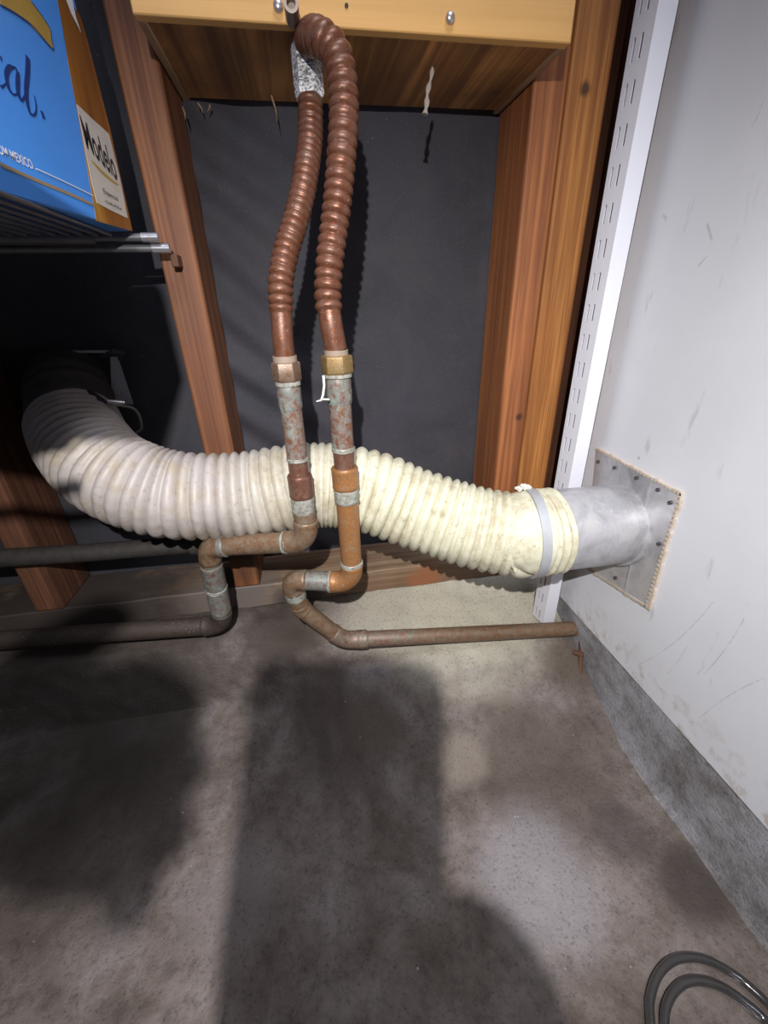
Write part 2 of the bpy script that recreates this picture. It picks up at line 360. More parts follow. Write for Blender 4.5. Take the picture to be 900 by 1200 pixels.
back = bpy.data.objects.new('wall_back', None); C.objects.link(back); back['kind'] = 'structure'
def felt(u, v):
    x = -1.6+u*2.1; z = 0.10+v*1.6
    d = 0.0
    if -0.12 < x < 0.27:
        s = (z-0.46)*0.80+(x+0.1)*0.62                # diagonal creases fanning from the left stud
        k = max(0, 1-(x+0.11)/0.22)
        d = -0.012*k*(0.5+0.5*math.sin(s*105+2.2*noise.noise((x*5, z*5, 1))))
        d -= 0.003*noise.noise((x*9, z*4, 3))
    else: d = -0.004*noise.noise((x*7, z*6, 2))-0.002
    return (x, d+0.006, z)
obj('felt_sheet', grid(felt, 260, 200), FELT, back, smooth=True)
obj('sheathing_board', box(-1.6, 0.50, 0.02, 0.04, 0.0, 1.7), W_STUD_D, back)
def stud(x0, x1, mat, y0=-0.089, z1=1.7, tw=0.0):
    bm = bmesh.new(); bx(bm, x0, x1, y0, 0.0, 0.159, z1)
    return obj('stud', bm, mat, back, bevel=0.003)
stud(-0.149, -0.110, W_STUD); stud(-0.434, -0.395, W_STUD_D); stud(-0.80, -0.762, W_STUD_D)
stud(0.271, 0.3105, W_STUD_R); stud(0.312, 0.3600, W_STUD_Y, -0.0895)
stud(0.392, 0.43, W_STUD_D, -0.13)
bm = bmesh.new(); bx(bm, -1.6, 0.391, -0.089, 0.0, 0.118, 0.159)
bmesh.ops.subdivide_edges(bm, edges=[e for e in bm.edges if abs(e.verts[0].co.x-e.verts[1].co.x) > 1], cuts=120)
for v in bm.verts:
    v.co.y += 0.0035*noise.noise((v.co.x*14, v.co.z*60, 0)) if v.co.y < -0.05 else 0
    v.co.z += 0.0015*noise.noise((v.co.x*20, 4, v.co.z*40))
obj('sill_plate', bm, W_SILL, back, bevel=0.002)
# mortar ledge under the sill, running out onto the slab
PR = [(0.0, 0.118), (-0.085, 0.118), (-0.11, 0.103), (-0.16, 0.078), (-0.2, 0.068), (-0.26, 0.036), (-0.33, 0.006), (-0.38, -0.006)]
PL = [(0.0, 0.118), (-0.085, 0.118), (-0.13, 0.121), (-0.152, 0.112), (-0.166, 0.06), (-0.178, 0.012), (-0.21, 0.001), (-0.38, -0.006)]
def prof(P, t):
    f = t*(len(P)-1); i = min(int(f), len(P)-2); f -= i
    return Vector((0, P[i][0]+(P[i+1][0]-P[i][0])*f, P[i][1]+(P[i+1][1]-P[i][1])*f))
def led(u, v):
    x = -1.6+u*1.976
    t = min(1, max(0, (x+0.20)/0.26)); t = t*t*(3-2*t)
    p = prof(PL, v).lerp(prof(PR, v), t)
    k = 1 if 0.12 < v < 0.95 else 0
    n = noise.noise((x*13, p.y*13, p.z*13))*0.004+noise.noise((x*45, p.y*45, p.z*45))*0.0022
    return (x, p.y-n*k*0.7, p.z+n*k)
trim = obj('trim_1', grid(led, 420, 60), LEDGE, smooth=True, kind='structure')
right = bpy.data.objects.new('wall_right', None); C.objects.link(right); right['kind'] = 'structure'
def rw(u, v):
    y = -3.0+u*2.842; z = 0.112+v*1.6
    return (0.375+0.0012*noise.noise((y*5, z*5, 0)), y, z)
bm = grid(rw, 120, 70)
obj('drywall_panel', bm, WALL, right, smooth=True)
obj('drywall_core', box(0.3755, 0.388, -3.0, -0.1575, 0.112, 1.71), WALL, right)
def sw(u, v):
    y = -3.0+u*3.0; z = -0.01+v*0.123
    toe = 0.006*max(0, 1-z/0.03)**2
    return (0.378-toe+0.0025*noise.noise((y*16, z*16, 5))+0.001*noise.noise((y*60, z*60, 5)), y, z)
obj('footing', grid(sw, 500, 24), STEM, right, smooth=True)
obj('footing_core', box(0.384, 0.5, -3.0, 0.0, 0.0, 0.111), STEM, right)

# ------------------------------------------------------------------ plywood box between the studs
pb = thing('plywood_box', 'varnished plywood box fixed between the studs above the copper hoses', 'box', (0.08, -0.163, 0.765))
def slab(x0, x1, y0, y1, z0, z1, mat, name, bev=0.0012): return obj(name, box(x0, x1, y0, y1, z0, z1), mat, pb, bevel=bev)
slab(-0.1085, 0.2685, -0.163, -0.152, 0.7655, 1.25, W_PLYF, 'front_panel')
slab(-0.1085, -0.1005, -0.1518, -0.003, 0.7655, 1.25, W_EDGE, 'side_panel'); slab(0.2605, 0.2685, -0.1518, -0.003, 0.7655, 1.25, W_EDGE, 'side_panel')
slab(-0.1003, 0.2603, -0.1518, -0.012, 0.7659, 0.780, W_PLYB, 'bottom_panel')
for p in ((0.0057, -0.1630, 0.7753), (0.1518, -0.1630, 0.7757)):
    bm = bmesh.new(); tube(bm, [(p[0], -0.1625, p[2]), (p[0], -0.1655, p[2]), (p[0], -0.1672, p[2])], [0.0042, 0.0042, 0.0026], 14)
    s = obj('screw', bm, STEEL, pb, smooth=True)
p = (0.0620, -0.1630, 0.7788)
obj('nail_head', tube(bmesh.new(), [(p[0], -0.1628, p[2]), (p[0], -0.1638, p[2])], 0.0016, 10), INK_, pb)
p = (0.0166, -0.1630, 0.7690)
bm = bmesh.new(); hollow(bm, (p[0], -0.1632, p[2]), (p[0]-0.001, -0.186, p[2]-0.001), 0.0058, 0.0036, 18); tube(bm, [(p[0], -0.1632, p[2]), (p[0], -0.178, p[2])], 0.0036, 12)
obj('threaded_stub', bm, plain('dull_stub_metal', (0.4, 0.33, 0.27), 0.5, 0.5), pb, smooth=True)
# splinters and fluff hanging from the underside
random.seed(3)
bm = bmesh.new()
HA = [(-0.0097, -0.0300, 0.7650), (-0.0904, -0.0200, 0.7593), (-0.0780, -0.0200, 0.7583), (-0.1058, -0.0300, 0.7521)]
HB = [(-0.0060, -0.0400, 0.7405), (-0.0861, -0.0250, 0.7493), (-0.0819, -0.0200, 0.7524), (-0.1046, -0.0350, 0.7407)]
for a, b in zip(HA, HB): tube(bm, [a, Vector(a).lerp(Vector(b), 0.5)+Vector((0.001, 0, 0)), b], [0.0012, 0.0009, 0.0002], 5)
obj('splinters', bm, W_EDGE, pb, kind='stuff')

# ------------------------------------------------------------------ copper water lines
def piece(name, parent, mat, a, b, r, seg=28, lip=0.0):
    a, b = Vector(a), Vector(b); d = (b-a).normalized(); L = (b-a).length
    if lip: pts = [a, a+d*min(lip, L*.2), a+d*min(lip*2, L*.4), b-d*min(lip*2, L*.4), b-d*min(lip, L*.2), b]; rr = [r*0.95, r*1.02, r, r, r*1.02, r*0.95]
    else: pts = [a, b]; rr = [r, r]
    return obj(name, tube(bmesh.new(), pts, rr, seg), mat, parent, smooth=True)
def rough_band(name, parent, mat, a, b, r, amp=0.0008):
    a, b = Vector(a), Vector(b); n = 8
    pts = [a.lerp(b, i/n) for i in range(n+1)]; rr = [r*(0.93 if i in (0, n) else 1) for i in range(n+1)]
    sd = random.random()*50
    return obj(name, tube(bmesh.new(), pts, rr, 32, shape=lambda i, an, q: q+amp*noise.noise((math.cos(an)*3+sd, math.sin(an)*3, i*0.9))), mat, parent, smooth=True)
def hexnut(name, parent, mat, a, b, R, rot=0.2):
    a, b = Vector(a), Vector(b); d = (b-a).normalized(); L = (b-a).length
    t, u, v = frames([a, b])[0]
    bm = bmesh.new(); rings = []
    for s, k in ((0, 0.92), (0.1, 1.0), (0.9, 1.0), (1.0, 0.92)):
        rings.append([bm.verts.new(a+d*(L*s)+u*(R*k*math.cos(rot+PI/3*i))+v*(R*k*math.sin(rot+PI/3*i))) for i in range(6)])
    for A, B in zip(rings, rings[1:]):
        for i in range(6): bm.faces.new((A[i], A[(i+1) % 6], B[(i+1) % 6], B[i]))
    bm.faces.new(rings[0][::-1]); bm.faces.new(rings[-1])
    return obj(name, bm, mat, parent, bevel=0.0006)
def elbow(parent, mat, a, b, c, r, R, sock=0.009):
    pts = arc_corner(a, b, c, R); d0 = (pts[0]-pts[1]).normalized(); d1 = (pts[-1]-pts[-2]).normalized()
    full = [pts[0]+d0*sock, pts[0]+d0*(sock-0.0012), pts[0]+d0*(sock*.4)]+pts+[pts[-1]+d1*(sock*.4), pts[-1]+d1*(sock-0.0012), pts[-1]+d1*sock]
    n = len(full); rr = [r*1.03, r*1.11, r*1.10]+[r*1.07]*len(pts)+[r*1.10, r*1.11, r*1.03]
    e = obj('elbow', tube(bmesh.new(), full, rr, 28), mat, parent, smooth=True)
    return e, full[0], full[-1]
def flexhose(parent, pts, r, pitch, mat, plain0=0.0):
    P = spline(pts, 24); P, L = resample(P, 0.00075)
    n = len(P); rr = []
    for i in range(n):
        s = i*L/(n-1)
        w = abs(math.sin(PI*s/pitch+0.25*math.sin(s*60)))
        q = r*(0.77+0.23*w**0.65)
        if s < plain0: q = r*0.84
        elif s < plain0+0.006: q = r*0.81+(q-r*0.81)*((s-plain0)/0.006)
        rr.append(q)
    return obj('corrugated_tube', tube(bmesh.new(), P, rr, 24), mat, parent, smooth=70)

YR = -0.235
# left line
lx, ly = (-0.0205, -0.2350, 0.4380)[0], YR
zL = {k: v for k, v in (('nut0', (-0.0231, -0.2350, 0.4911)[2]), ('nut1', (-0.0216, -0.2350, 0.5089)[2]), ('col', (-0.0209, -0.2350, 0.5142)[2]), ('ad0', (-0.0232, -0.2350, 0.4642)[2]),
      ('r0', (-0.0221, -0.2350, 0.4107)[2]), ('cp1', (-0.0212, -0.2350, 0.3953)[2]), ('cp0', (-0.0214, -0.2350, 0.3694)[2]), ('sb0', (-0.0217, -0.2350, 0.3507)[2]), ('el', (-0.0238, -0.2350, 0.3137)[2]))}
left = thing('copper_water_line', 'left copper line: corrugated tube from white-taped nut, turning left under the duct hose', 'pipe', (lx, ly, 0.16))
RT = 0.0124
EL1 = Vector((lx, ly, zL['el'])); EL2 = Vector((-0.1424, -0.1900, 0.2945)); EL3 = Vector((-0.1553, -0.1650, 0.1522)); EL4 = Vector((-0.4530, -0.1400, 0.1569)); 
EL4 = EL3+(EL4-EL3)*2.6
def seg(parent, mat, a, b, r=RT): return piece('pipe', parent, mat, a, b, r)
rz = lambda k: (lx, ly, zL[k])
piece('collar', left, COLLAR, rz('nut1'), rz('col'), 0.0113)
hexnut('hex_nut', left, BRASS_P, rz('nut0'), rz('nut1'), 0.0138, 0.25)
piece('nut_rim', left, SOLDER, (lx, ly, zL['nut0']-.0035), (lx, ly, zL['nut0']+.0002), 0.0122)
rough_band('adapter', left, CU_PALE, rz('ad0'), (lx, ly, zL['nut0']-.0035), 0.0116, 0.0006)
piece('pipe', left, CU_PINK, rz('r0'), rz('ad0'), 0.0106)
rough_band('solder_band', left, SOLDER, rz('r0'), (lx, ly, zL['r0']+.004), 0.0112)
piece('pipe', left, CU_PURP, (lx, ly, zL['cp1']), rz('r0'), 0.0103)
piece('coupling', left, CU_PURP, rz('cp0'), rz('cp1'), 0.0131, lip=0.002)
rough_band('solder_band', left, SOLDER, rz('sb0'), rz('cp0'), 0.0127, 0.0014)
e, s0, s1 = elbow(left, CU_DULL, (lx, ly, zL['cp0']), EL1, EL2, RT, 0.021)
piece('pipe', left, CU_DULL, s0, (lx, ly, zL['sb0']), RT)
e2, t0, t1 = elbow(left, CU_DULL, EL1, EL2, EL3, RT, 0.016, 0.012)
seg(left, CU_DULL, s1, t0); m = s1.lerp(t0, 0.55); dd = (t0-s1).normalized()
rough_band('solder_band', left, CU_PALE, t0-dd*0.003, t0+dd*0.006, RT*1.13); rough_band('solder_band', left, SOLDER, s1-dd*0.004, s1+dd*0.003, RT*1.1)
e3, u0, u1 = elbow(left, CU_DARK, EL2, EL3, EL4, RT*1.06, 0.024, 0.006)
seg(left, CU_PALE, t1, u0); dv = (u0-t1).normalized(); mid = t1.lerp(u0, 0.5)
piece('coupling', left, CU_PALE, t1+dv*0.004, u0-dv*0.002, RT*1.1, lip=0.0015)
rough_band('solder_band', left, SOLDER, mid-dv*0.003, mid+dv*0.003, RT*1.14)
seg(left, CU_DARK, u1, EL4, RT*1.06)
fl_pts = [(lx, ly, zL['col']), (-0.0200, -0.2350, 0.5326), (-0.0180, -0.2320, 0.5605), (-0.0161, -0.2280, 0.5754), (-0.0091, -0.2180, 0.5983), (0.0019, -0.2050, 0.6228), (0.0115, -0.1900, 0.6480), (0.0164, -0.1800, 0.6650), (0.0221, -0.1650, 0.6871), (0.0252, -0.1550, 0.7081), (0.0267, -0.1500, 0.7261)]
flexhose(left, fl_pts, 0.0115, 0.0072, FLEX, 0.035)
na, nb = Vector((0.0263, -0.1500, 0.7255)), Vector((0.0262, -0.1420, 0.7626))
nb2 = na+(nb-na)*1.02
hexnut('taped_nut', left, TAPE, na, nb2, 0.0135, 0.1)
k = (nb-na).normalized(); obj('nut_rim', tube(bmesh.new(), [na-k*0.002, na+k*0.001, na+k*0.003], [0.0122, 0.0134, 0.0134], 6), TAPE, left)
top = nb2+k*((0.768-nb2.z)/k.z)
piece('nipple', left, plain('tape_wrapped_nipple', (0.5, 0.5, 0.5), 0.6, dirt=(0.15, 0.14, 0.13), amt=0.8, sc=150), nb2, top, 0.0105)
# right line
rx_ = (0.0279, -0.2350, 0.4344)[0]
V = lambda z: Vector((rx_, YR, z))
ZR = dict(col=(0.0257, -0.2350, 0.5175)[2], nut1=(0.0253, -0.2350, 0.5129)[2], nut0=(0.0256, -0.2350, 0.4957)[2], ad0=(0.0268, -0.2350, 0.4669)[2], r1=(0.0280, -0.2350, 0.4224)[2], r0=(0.0276, -0.2350, 0.4168)[2],
          cp1=(0.0282, -0.2350, 0.3995)[2], cp0=(0.0275, -0.2350, 0.3747)[2], sb0=(0.0273, -0.2350, 0.3581)[2], rg1=(0.0260, -0.2350, 0.2908)[2], el=(0.0264, -0.2350, 0.2473)[2])
rgt = thing('copper_water_line', 'right copper line: corrugated loop at the top, ending in a pipe along the wall base', 'pipe', (rx_, YR, 0.12))
piece('collar', rgt, COLLAR, V(ZR['nut1']), V(ZR['col']), 0.0115)
hexnut('hex_nut', rgt, BRASS, V(ZR['nut0']), V(ZR['nut1']), 0.0156, 0.05)
piece('nut_rim', rgt, SOLDER, V(ZR['nut0']-.003), V(ZR['nut0']+.0002), 0.0138)
rough_band('adapter', rgt, CU_PALE, V(ZR['ad0']), V(ZR['nut0']-.003), 0.0126, 0.0006)
piece('pipe', rgt, CU_PINK, V(ZR['r1']), V(ZR['ad0']), 0.0114)
rough_band('solder_band', rgt, SOLDER, V(ZR['r0']), V(ZR['r1']), 0.0119)
piece('pipe', rgt, CU_PURP, V(ZR['cp1']), V(ZR['r0']), 0.0111)
piece('coupling', rgt, CU_ORNG, V(ZR['cp0']), V(ZR['cp1']), 0.0145, lip=0.002)
rough_band('solder_band', rgt, SOLDER, V(ZR['sb0']), V(ZR['cp0']), 0.0138, 0.0012)
R1 = V(ZR['el']); R2 = Vector((-0.0487, -0.2150, 0.2496)); R3 = Vector((-0.0420, -0.2070, 0.1976)); R4 = Vector((0.0103, -0.2000, 0.1242)); R5 = Vector((0.3936, -0.2060, 0.0818))
e, s0, s1 = elbow(rgt, CU_ORNG, V(ZR['cp0']), R1, R2, 0.0124, 0.021, 0.006)
piece('pipe', rgt, CU_ORNG, s0, V(ZR['sb0']), 0.0124)
rough_band('solder_band', rgt, SOLDER, s0-Vector((0, 0, .001)), s0+Vector((0, 0, .004)), 0.0137)
e, t0, t1 = elbow(rgt, CU_DULL, R1, R2, R3, 0.0122, 0.013, 0.007)
seg(rgt, CU_PALE, s1, t0, 0.0124); dd = (t0-s1).normalized()
rough_band('solder_band', rgt, SOLDER, s1-dd*0.002, s1+dd*0.003, 0.0136)
e, u0, u1 = elbow(rgt, CU_DULL, R2, R3, R4, 0.0118, 0.016, 0.004)
rough_band('solder_band', rgt, SOLDER, t1-(u0-t1)*0.2, t1+(u0-t1)*0.5, 0.0134); seg(rgt, CU_DULL, t1, u0, 0.0122)
e, v0, v1 = elbow(rgt, CU_GRN, R3, R4, R5, 0.0118, 0.032, 0.01)
seg(rgt, CU_DULL, u1, v0, 0.0118)
seg(rgt, CU_GRN, v1, v1.lerp(R5, 0.22), 0.0116); seg(rgt, CU_DULL, v1.lerp(R5, 0.22), R5, 0.0114)
rough_band('solder_band', rgt, CU_GRN, v1-(R5-v1)*0.01, v1+(R5-v1)*0.03, 0.0135)
fr_pts = [V(ZR['col']), (0.0251, -0.2350, 0.5397), (0.0242, -0.2320, 0.5595), (0.0256, -0.2300, 0.5745), (0.0293, -0.2280, 0.5944), (0.0340, -0.2250, 0.6137), (0.0386, -0.2220, 0.6325), (0.0425, -0.2180, 0.6510), (0.0459, -0.2140, 0.6690), (0.0489, -0.2100, 0.6867),
          (0.0508, -0.2060, 0.7030), (0.0508, -0.2030, 0.7195), (0.0486, -0.2000, 0.7326), (0.0437, -0.1960, 0.7413), (0.0367, -0.1900, 0.7473), (0.0322, -0.1780, 0.7530), (0.0298, -0.1620, 0.7579), (0.0283, -0.1450, 0.7615), (0.0273, -0.1260, 0.7645)]
flexhose(rgt, fr_pts, 0.0126, 0.0084, FLEX, 0.030)
a = Vector((0.0135, -0.2470, 0.4957)); 
bm = tube(bmesh.new(), [(0.0135, -0.2490, 0.4967), (0.0134, -0.2500, 0.4876), (0.0115, -0.2500, 0.4790), (0.0094, -0.2490, 0.4741), (0.0049, -0.2460, 0.4726)], [0.0014, 0.0012, 0.0013, 0.0011, 0.0007], 8)
bm2 = tube(bm, [(0.0095, -0.2490, 0.4749), (0.0172, -0.2500, 0.4746)], 0.0009, 6)
obj('flux_drip', bm, CAULK, rgt, smooth=True)

# ------------------------------------------------------------------ corrugated vinyl duct hose
hose_pts = [(0.279, -0.2475, 0.2972), (0.262, -0.2477, 0.297), (0.245, -0.2465, 0.297), (0.2347, -0.2380, 0.2910), (0.1804, -0.2160, 0.2993), (0.1184, -0.1900, 0.3180), (0.0689, -0.1760, 0.3375), (0.0265, -0.1700, 0.3500), (-0.0158, -0.1670, 0.3541), (-0.0792, -0.1660, 0.3485), (-0.1291, -0.1680, 0.3511), (-0.1764, -0.1680, 0.3582),
            (-0.2138, -0.1630, 0.3731), (-0.2482, -0.1450, 0.3899), (-0.2773, -0.1120, 0.4093), (-0.2977, -0.0750, 0.4255)]
hose = thing('duct_hose', 'long white ribbed vinyl dryer hose sagging across the wall behind the copper lines', 'hose', (0.0, -0.168, 0.30))
P = spline(hose_pts, 40); P, L = resample(P, 0.0012)
n = len(P); ph = 0.0; rr = []
random.seed(5)
def dens(x):                       # rib pitch along the hose, bunched between the two risers and at the left bend
    p = 0.0134
    if -0.02 < x < 0.035: p = 0.0076
    elif x < -0.19: p = 0.0108
    elif x > 0.15: p = 0.0122
    return p*(1+0.22*noise.noise((x*22, 2, 7)))
for i, q in enumerate(P):
    s = i*L/(n-1)
    ph += (L/(n-1))/dens(q.x)
    wv = abs(math.sin(PI*ph))
    amp = 0.0060 if -0.02 > q.x or q.x > 0.035 else 0.004
    r = 0.0535-amp*(1-wv**0.62)
    if s < 0.0375: r = 0.0527+(0.0013*math.sin(s*780) if s < 0.0235 else 0)
    rr.append(r)
sag = lambda i, a, r: r+0.0016*noise.noise((P[i].x*16, math.cos(a)*1.7, math.sin(a)*1.7))+0.0006*noise.noise((P[i].x*90, math.cos(a)*5, math.sin(a)*5))
obj('ribbed_sleeve', tube(bmesh.new(), P, rr, 96, cap=False, shape=sag), HOSE, hose, smooth=75)
# the wire helix shows as a thin ridge in each groove of the slack part
def at_s(s):
    i = min(n-2, max(1, int(s/L*(n-1)))); return P[i], (P[i+1]-P[i-1]).normalized()
c, t = at_s(0.0245); c2, t2 = at_s(0.0355)
bm = bmesh.new(); hollow(bm, c, c2, 0.0558, 0.0522, 72); obj('tape_band', bm, BAND, hose, smooth=True)
u = Vector((0, 0.25, 1)).normalized()
bm = bmesh.new(); kk = c.lerp(c2, 0.9)+u*0.0555
for i in range(5):
    q = kk+Vector((random.uniform(-.009, .005), random.uniform(-.006, .004), 0)); tube(bm, [q, q+Vector((-.003, .001, .003)), q+Vector((-.007, .002, .0045-.002*(i % 2)))], [0.0035, 0.003, 0.0012], 6)
obj('tape_tail', bm, plain('crumpled_tape', (0.6, 0.58, 0.52), 0.6), hose, smooth=True)

# ------------------------------------------------------------------ metal duct and wall plate
A0, A1 = Vector((0.375, -0.2465, 0.296)), Vector((0.243, -0.2475, 0.2972))
duct = thing('wall_duct', 'round galvanised duct on a square plate in the pale right wall', 'duct', (0.375, -0.2455, 0.296))
bm = bmesh.new(); hollow(bm, A0, A1, 0.0508, 0.0500, 72); obj('round_pipe', bm, GALV, duct, smooth=True)
bm = bmesh.new(); hollow(bm, A0+Vector((-0.0045, 0, 0.0006)), A0+Vector((-0.0005, 0, 0)), 0.0545, 0.0508, 72); obj('pipe_flange', bm, GALV, duct, smooth=True)
def pl(u, v):
    y = -0.322+u*0.150; z = 0.214+v*0.158
    d = 0.0012*noise.noise((y*22, z*22, 4))
    return (0.3718-d*(1 if 0 < u < 1 else 0.4)-(0.0012 if 0.32 < u < 0.36 or 0.62 < v < 0.65 and False else 0), y, z)
PLATE = [(0.3735, -0.1757, 0.3740), (0.3735, -0.3202, 0.3688), (0.3735, -0.3207, 0.2203), (0.3735, -0.2035, 0.2009)]
c00, c10, c11, c01 = [Vector(q) for q in PLATE]
def pl2(u, v):
    q = c00.lerp(c10, u).lerp(c01.lerp(c11, u), v)
    return (0.3722-0.0011*noise.noise((q.y*24, q.z*24, 4))-0.0012*math.exp(-((u-0.70)/0.012)**2), q.y, q.z)
bm = grid(pl2, 60, 60); obj('wall_plate', bm, GALV, duct, smooth=True)
bm = bmesh.new()
def rim(a, b, k=26, sd=0):
    for i in range(k):
        q = Vector(a).lerp(Vector(b), (i+0.5)/k); e = (Vector(b)-Vector(a))/k
        w = 0.0006+0.0034*abs(noise.noise((i*0.7+sd, 3, 1)))+(0.006*(i/k)**2 if sd == 9 else 0)
        nrm = Vector((0, -e.z, e.y)).normalized(); cen = (c00+c11)/2
        if (q-cen).dot(nrm) < 0: nrm = -nrm
        pts = [q-e*0.6-nrm*0.002, q+e*0.6-nrm*0.002, q+e*0.5+nrm*w, q-e*0.5+nrm*w]
        V4 = [bm.verts.new((0.3742-0.0028-0.0006*(j > 1)*0, p.y, p.z)) for j, p in enumerate(pts)]; V5 = [bm.verts.new((0.3755, p.y, p.z)) for p in pts]
        bm.faces.new(V4); bm.faces.new(V5[::-1])
        for j in range(4): bm.faces.new((V4[j], V4[(j+1) % 4], V5[(j+1) % 4], V5[j]))
rim(c00, c10, sd=1); rim(c10, c11, sd=9); rim(c01, c11, sd=17)
obj('torn_paper_edge', bm, PEEL, duct)
for q in ((0.3720, -0.1865, 0.3585), (0.3720, -0.2183, 0.3615), (0.3720, -0.2575, 0.3628), (0.3720, -0.2914, 0.3617), (0.3720, -0.3110, 0.3548), (0.3720, -0.3130, 0.3045), (0.3720, -0.2657, 0.2246)):
    bm = tube(bmesh.new(), [(0.3722, q[1], q[2]), (0.3698, q[1], q[2]), (0.3690, q[1], q[2])], [0.0023, 0.0023, 0.0012], 10); obj('screw', bm, plain('dark_screw', (0.12, 0.11, 0.11), 0.4, 0.6) if 'dark_screw' not in bpy.data.materials else bpy.data.materials['dark_screw'], duct, smooth=True)

# ------------------------------------------------------------------ twin-slot shelf standard in the corner
th = math.radians(7)
rail = thing('shelf_standard', 'white slotted metal shelf standard upright against the right wall', 'shelf rail', (0.331, -0.160, 0.082))
DU = Vector((math.sin(th), -math.cos(th), 0)); DN = Vector((math.cos(th), math.sin(th), 0)); O = Vector((0.331, -0.1585, 0.082)); HT = 1.15; WD = 0.027; DP = 0.021
bm = bmesh.new()
us = [0, 0.0052, 0.0079, 0.0142, 0.0169, WD]
zs = [0.0]; z = 0.004
while z+0.02 < HT: zs += [z, z+0.0175]; z += 0.0318
zs.append(HT)
def rv(u, d, z): return bm.verts.new(O+DU*u+DN*d+Vector((0, 0, z)))
GR = [[rv(u, 0, z) for z in zs] for u in us]
for i in range(5):
    for j in range(len(zs)-1):
        if i in (1, 3) and j % 2 == 1:                # a real slot
            continue
        bm.faces.new((GR[i][j], GR[i+1][j], GR[i+1][j+1], GR[i][j+1]))
for col, sgn in ((GR[0], 0), (GR[-1], WD)):
    back_ = [bm.verts.new(v.co+DN*DP) for v in col]
    for j in range(len(zs)-1): bm.faces.new((col[j], col[j+1], back_[j+1], back_[j]))
web = obj('channel', bm, RAIL, rail)
obj('slot_shade_strip', bx(bmesh.new(), 0.002, WD-0.002, 0, 0.001, 0.001, HT, Matrix.Translation(O+DN*0.0042) @ Matrix(((DU.x, DN.x, 0), (DU.y, DN.y, 0), (0, 0, 1))).to_4x4()), plain('slot_shade_grey', (0.05, 0.05, 0.055), 0.6), rail)  # dark strip standing in for the shade inside the channel, seen through the slots
md = web.modifiers.new('sheet', 'SOLIDIFY'); md.thickness = 0.0012; md.offset = 0

# ------------------------------------------------------------------ iron pipe across the left studs
ip = thing('iron_pipe', 'dusty black iron pipe crossing the dark left bay below the hose', 'pipe', (-0.3, -0.102, 0.25))
I = [Vector((-0.1889, -0.1050, 0.2544)), Vector((-0.3280, -0.1050, 0.2587)), Vector((-0.4310, -0.1050, 0.2646))]
I.append(I[2]+(I[2]-I[1])*3); I.insert(0, I[0]+(I[0]-I[1])*0.15)
obj('pipe_barrel', tube(bmesh.new(), I, 0.0125, 20), IRON, ip, smooth=True)
j = I[0]; 
obj('end_cap', tube(bmesh.new(), [I[0]+(I[0]-I[1]).normalized()*0.006, I[0], I[0]-(I[0]-I[1]).normalized()*0.022], [0.012, 0.0155, 0.0155], 20), IRON, ip, smooth=True)

# ------------------------------------------------------------------ wall outlet at the far left of the hose
ho = thing('vent_outlet', 'sooty dark vent outlet in the felt at the hose\'s left end', 'vent', (-0.3240, 0.0000, 0.4620))
h0, h1 = Vector((-0.3255, 0.0000, 0.4609)), Vector((-0.2977, -0.0750, 0.4255))
hm = [Vector((-0.3291, 0.0120, 0.4661)), Vector((-0.3163, -0.0200, 0.4616)), Vector((-0.3076, -0.0450, 0.4480)), Vector((-0.2962, -0.0800, 0.4234))]
HP = spline(hm, 10)
obj('collar', tube(bmesh.new(), HP, [0.0500+0.001*math.sin(i*1.1) for i in range(len(HP))], 48, cap=False), HOODM, ho, smooth=True)
def strip(name, mat, a, b, wa, wb, nrm, t=0.0012):
    a, b, nrm = Vector(a), Vector(b), Vector(nrm); d = (b-a).normalized(); s = d.cross(nrm).normalized(); bm = bmesh.new()
    q = [a-s*wa, a+s*wa, b+s*wb, b-s*wb]; V0 = [bm.verts.new(p) for p in q]; V1 = [bm.verts.new(p+nrm*t) for p in q]
    bm.faces.new(V0[::-1]); bm.faces.new(V1)
    for i in range(4): bm.faces.new((V0[i], V0[(i+1) % 4], V1[(i+1) % 4], V1[i]))
    return obj(name, bm, mat, ho)
NF = (0, -1, 0)
strip('metal_strap', GALV, (-0.3161, -0.0120, 0.5104), (-0.2588, -0.0120, 0.5080), 0.0012, 0.0018, NF)
strip('metal_strap', GALV, (-0.2512, -0.0200, 0.5020), (-0.2523, -0.0350, 0.4425), 0.0045, 0.0135, NF)
obj('bent_lug', tube(bmesh.new(), [(-0.2678, -0.0150, 0.5023), (-0.2475, -0.0250, 0.5087), (-0.2407, -0.0200, 0.5058), (-0.2479, -0.0200, 0.4955)], [0.002, 0.004, 0.004, 0.002], 8), HOODM, ho, smooth=True)
obj('clamp_lever', tube(bmesh.new(), [(-0.2679, -0.0800, 0.4693), (-0.2560, -0.0850, 0.4571), (-0.2489, -0.0850, 0.4483)], [0.003, 0.0048, 0.003], 10), BLACK, ho, smooth=True)
obj('clamp_screw', tube(bmesh.new(), [(-0.2465, -0.0900, 0.4565), (-0.2299, -0.0850, 0.4524)], [0.0042, 0.0042], 12), STEEL, ho, smooth=True)
obj('wire_loop', tube(bmesh.new(), spline([(-0.2439, -0.0600, 0.4449), (-0.2342, -0.0550, 0.4409), (-0.2305, -0.0500, 0.4294), (-0.2338, -0.0450, 0.4108), (-0.2438, -0.0400, 0.4042)], 6), 0.0018, 8), plain('grey_wire', (0.28, 0.27, 0.25), 0.5), ho, smooth=True)

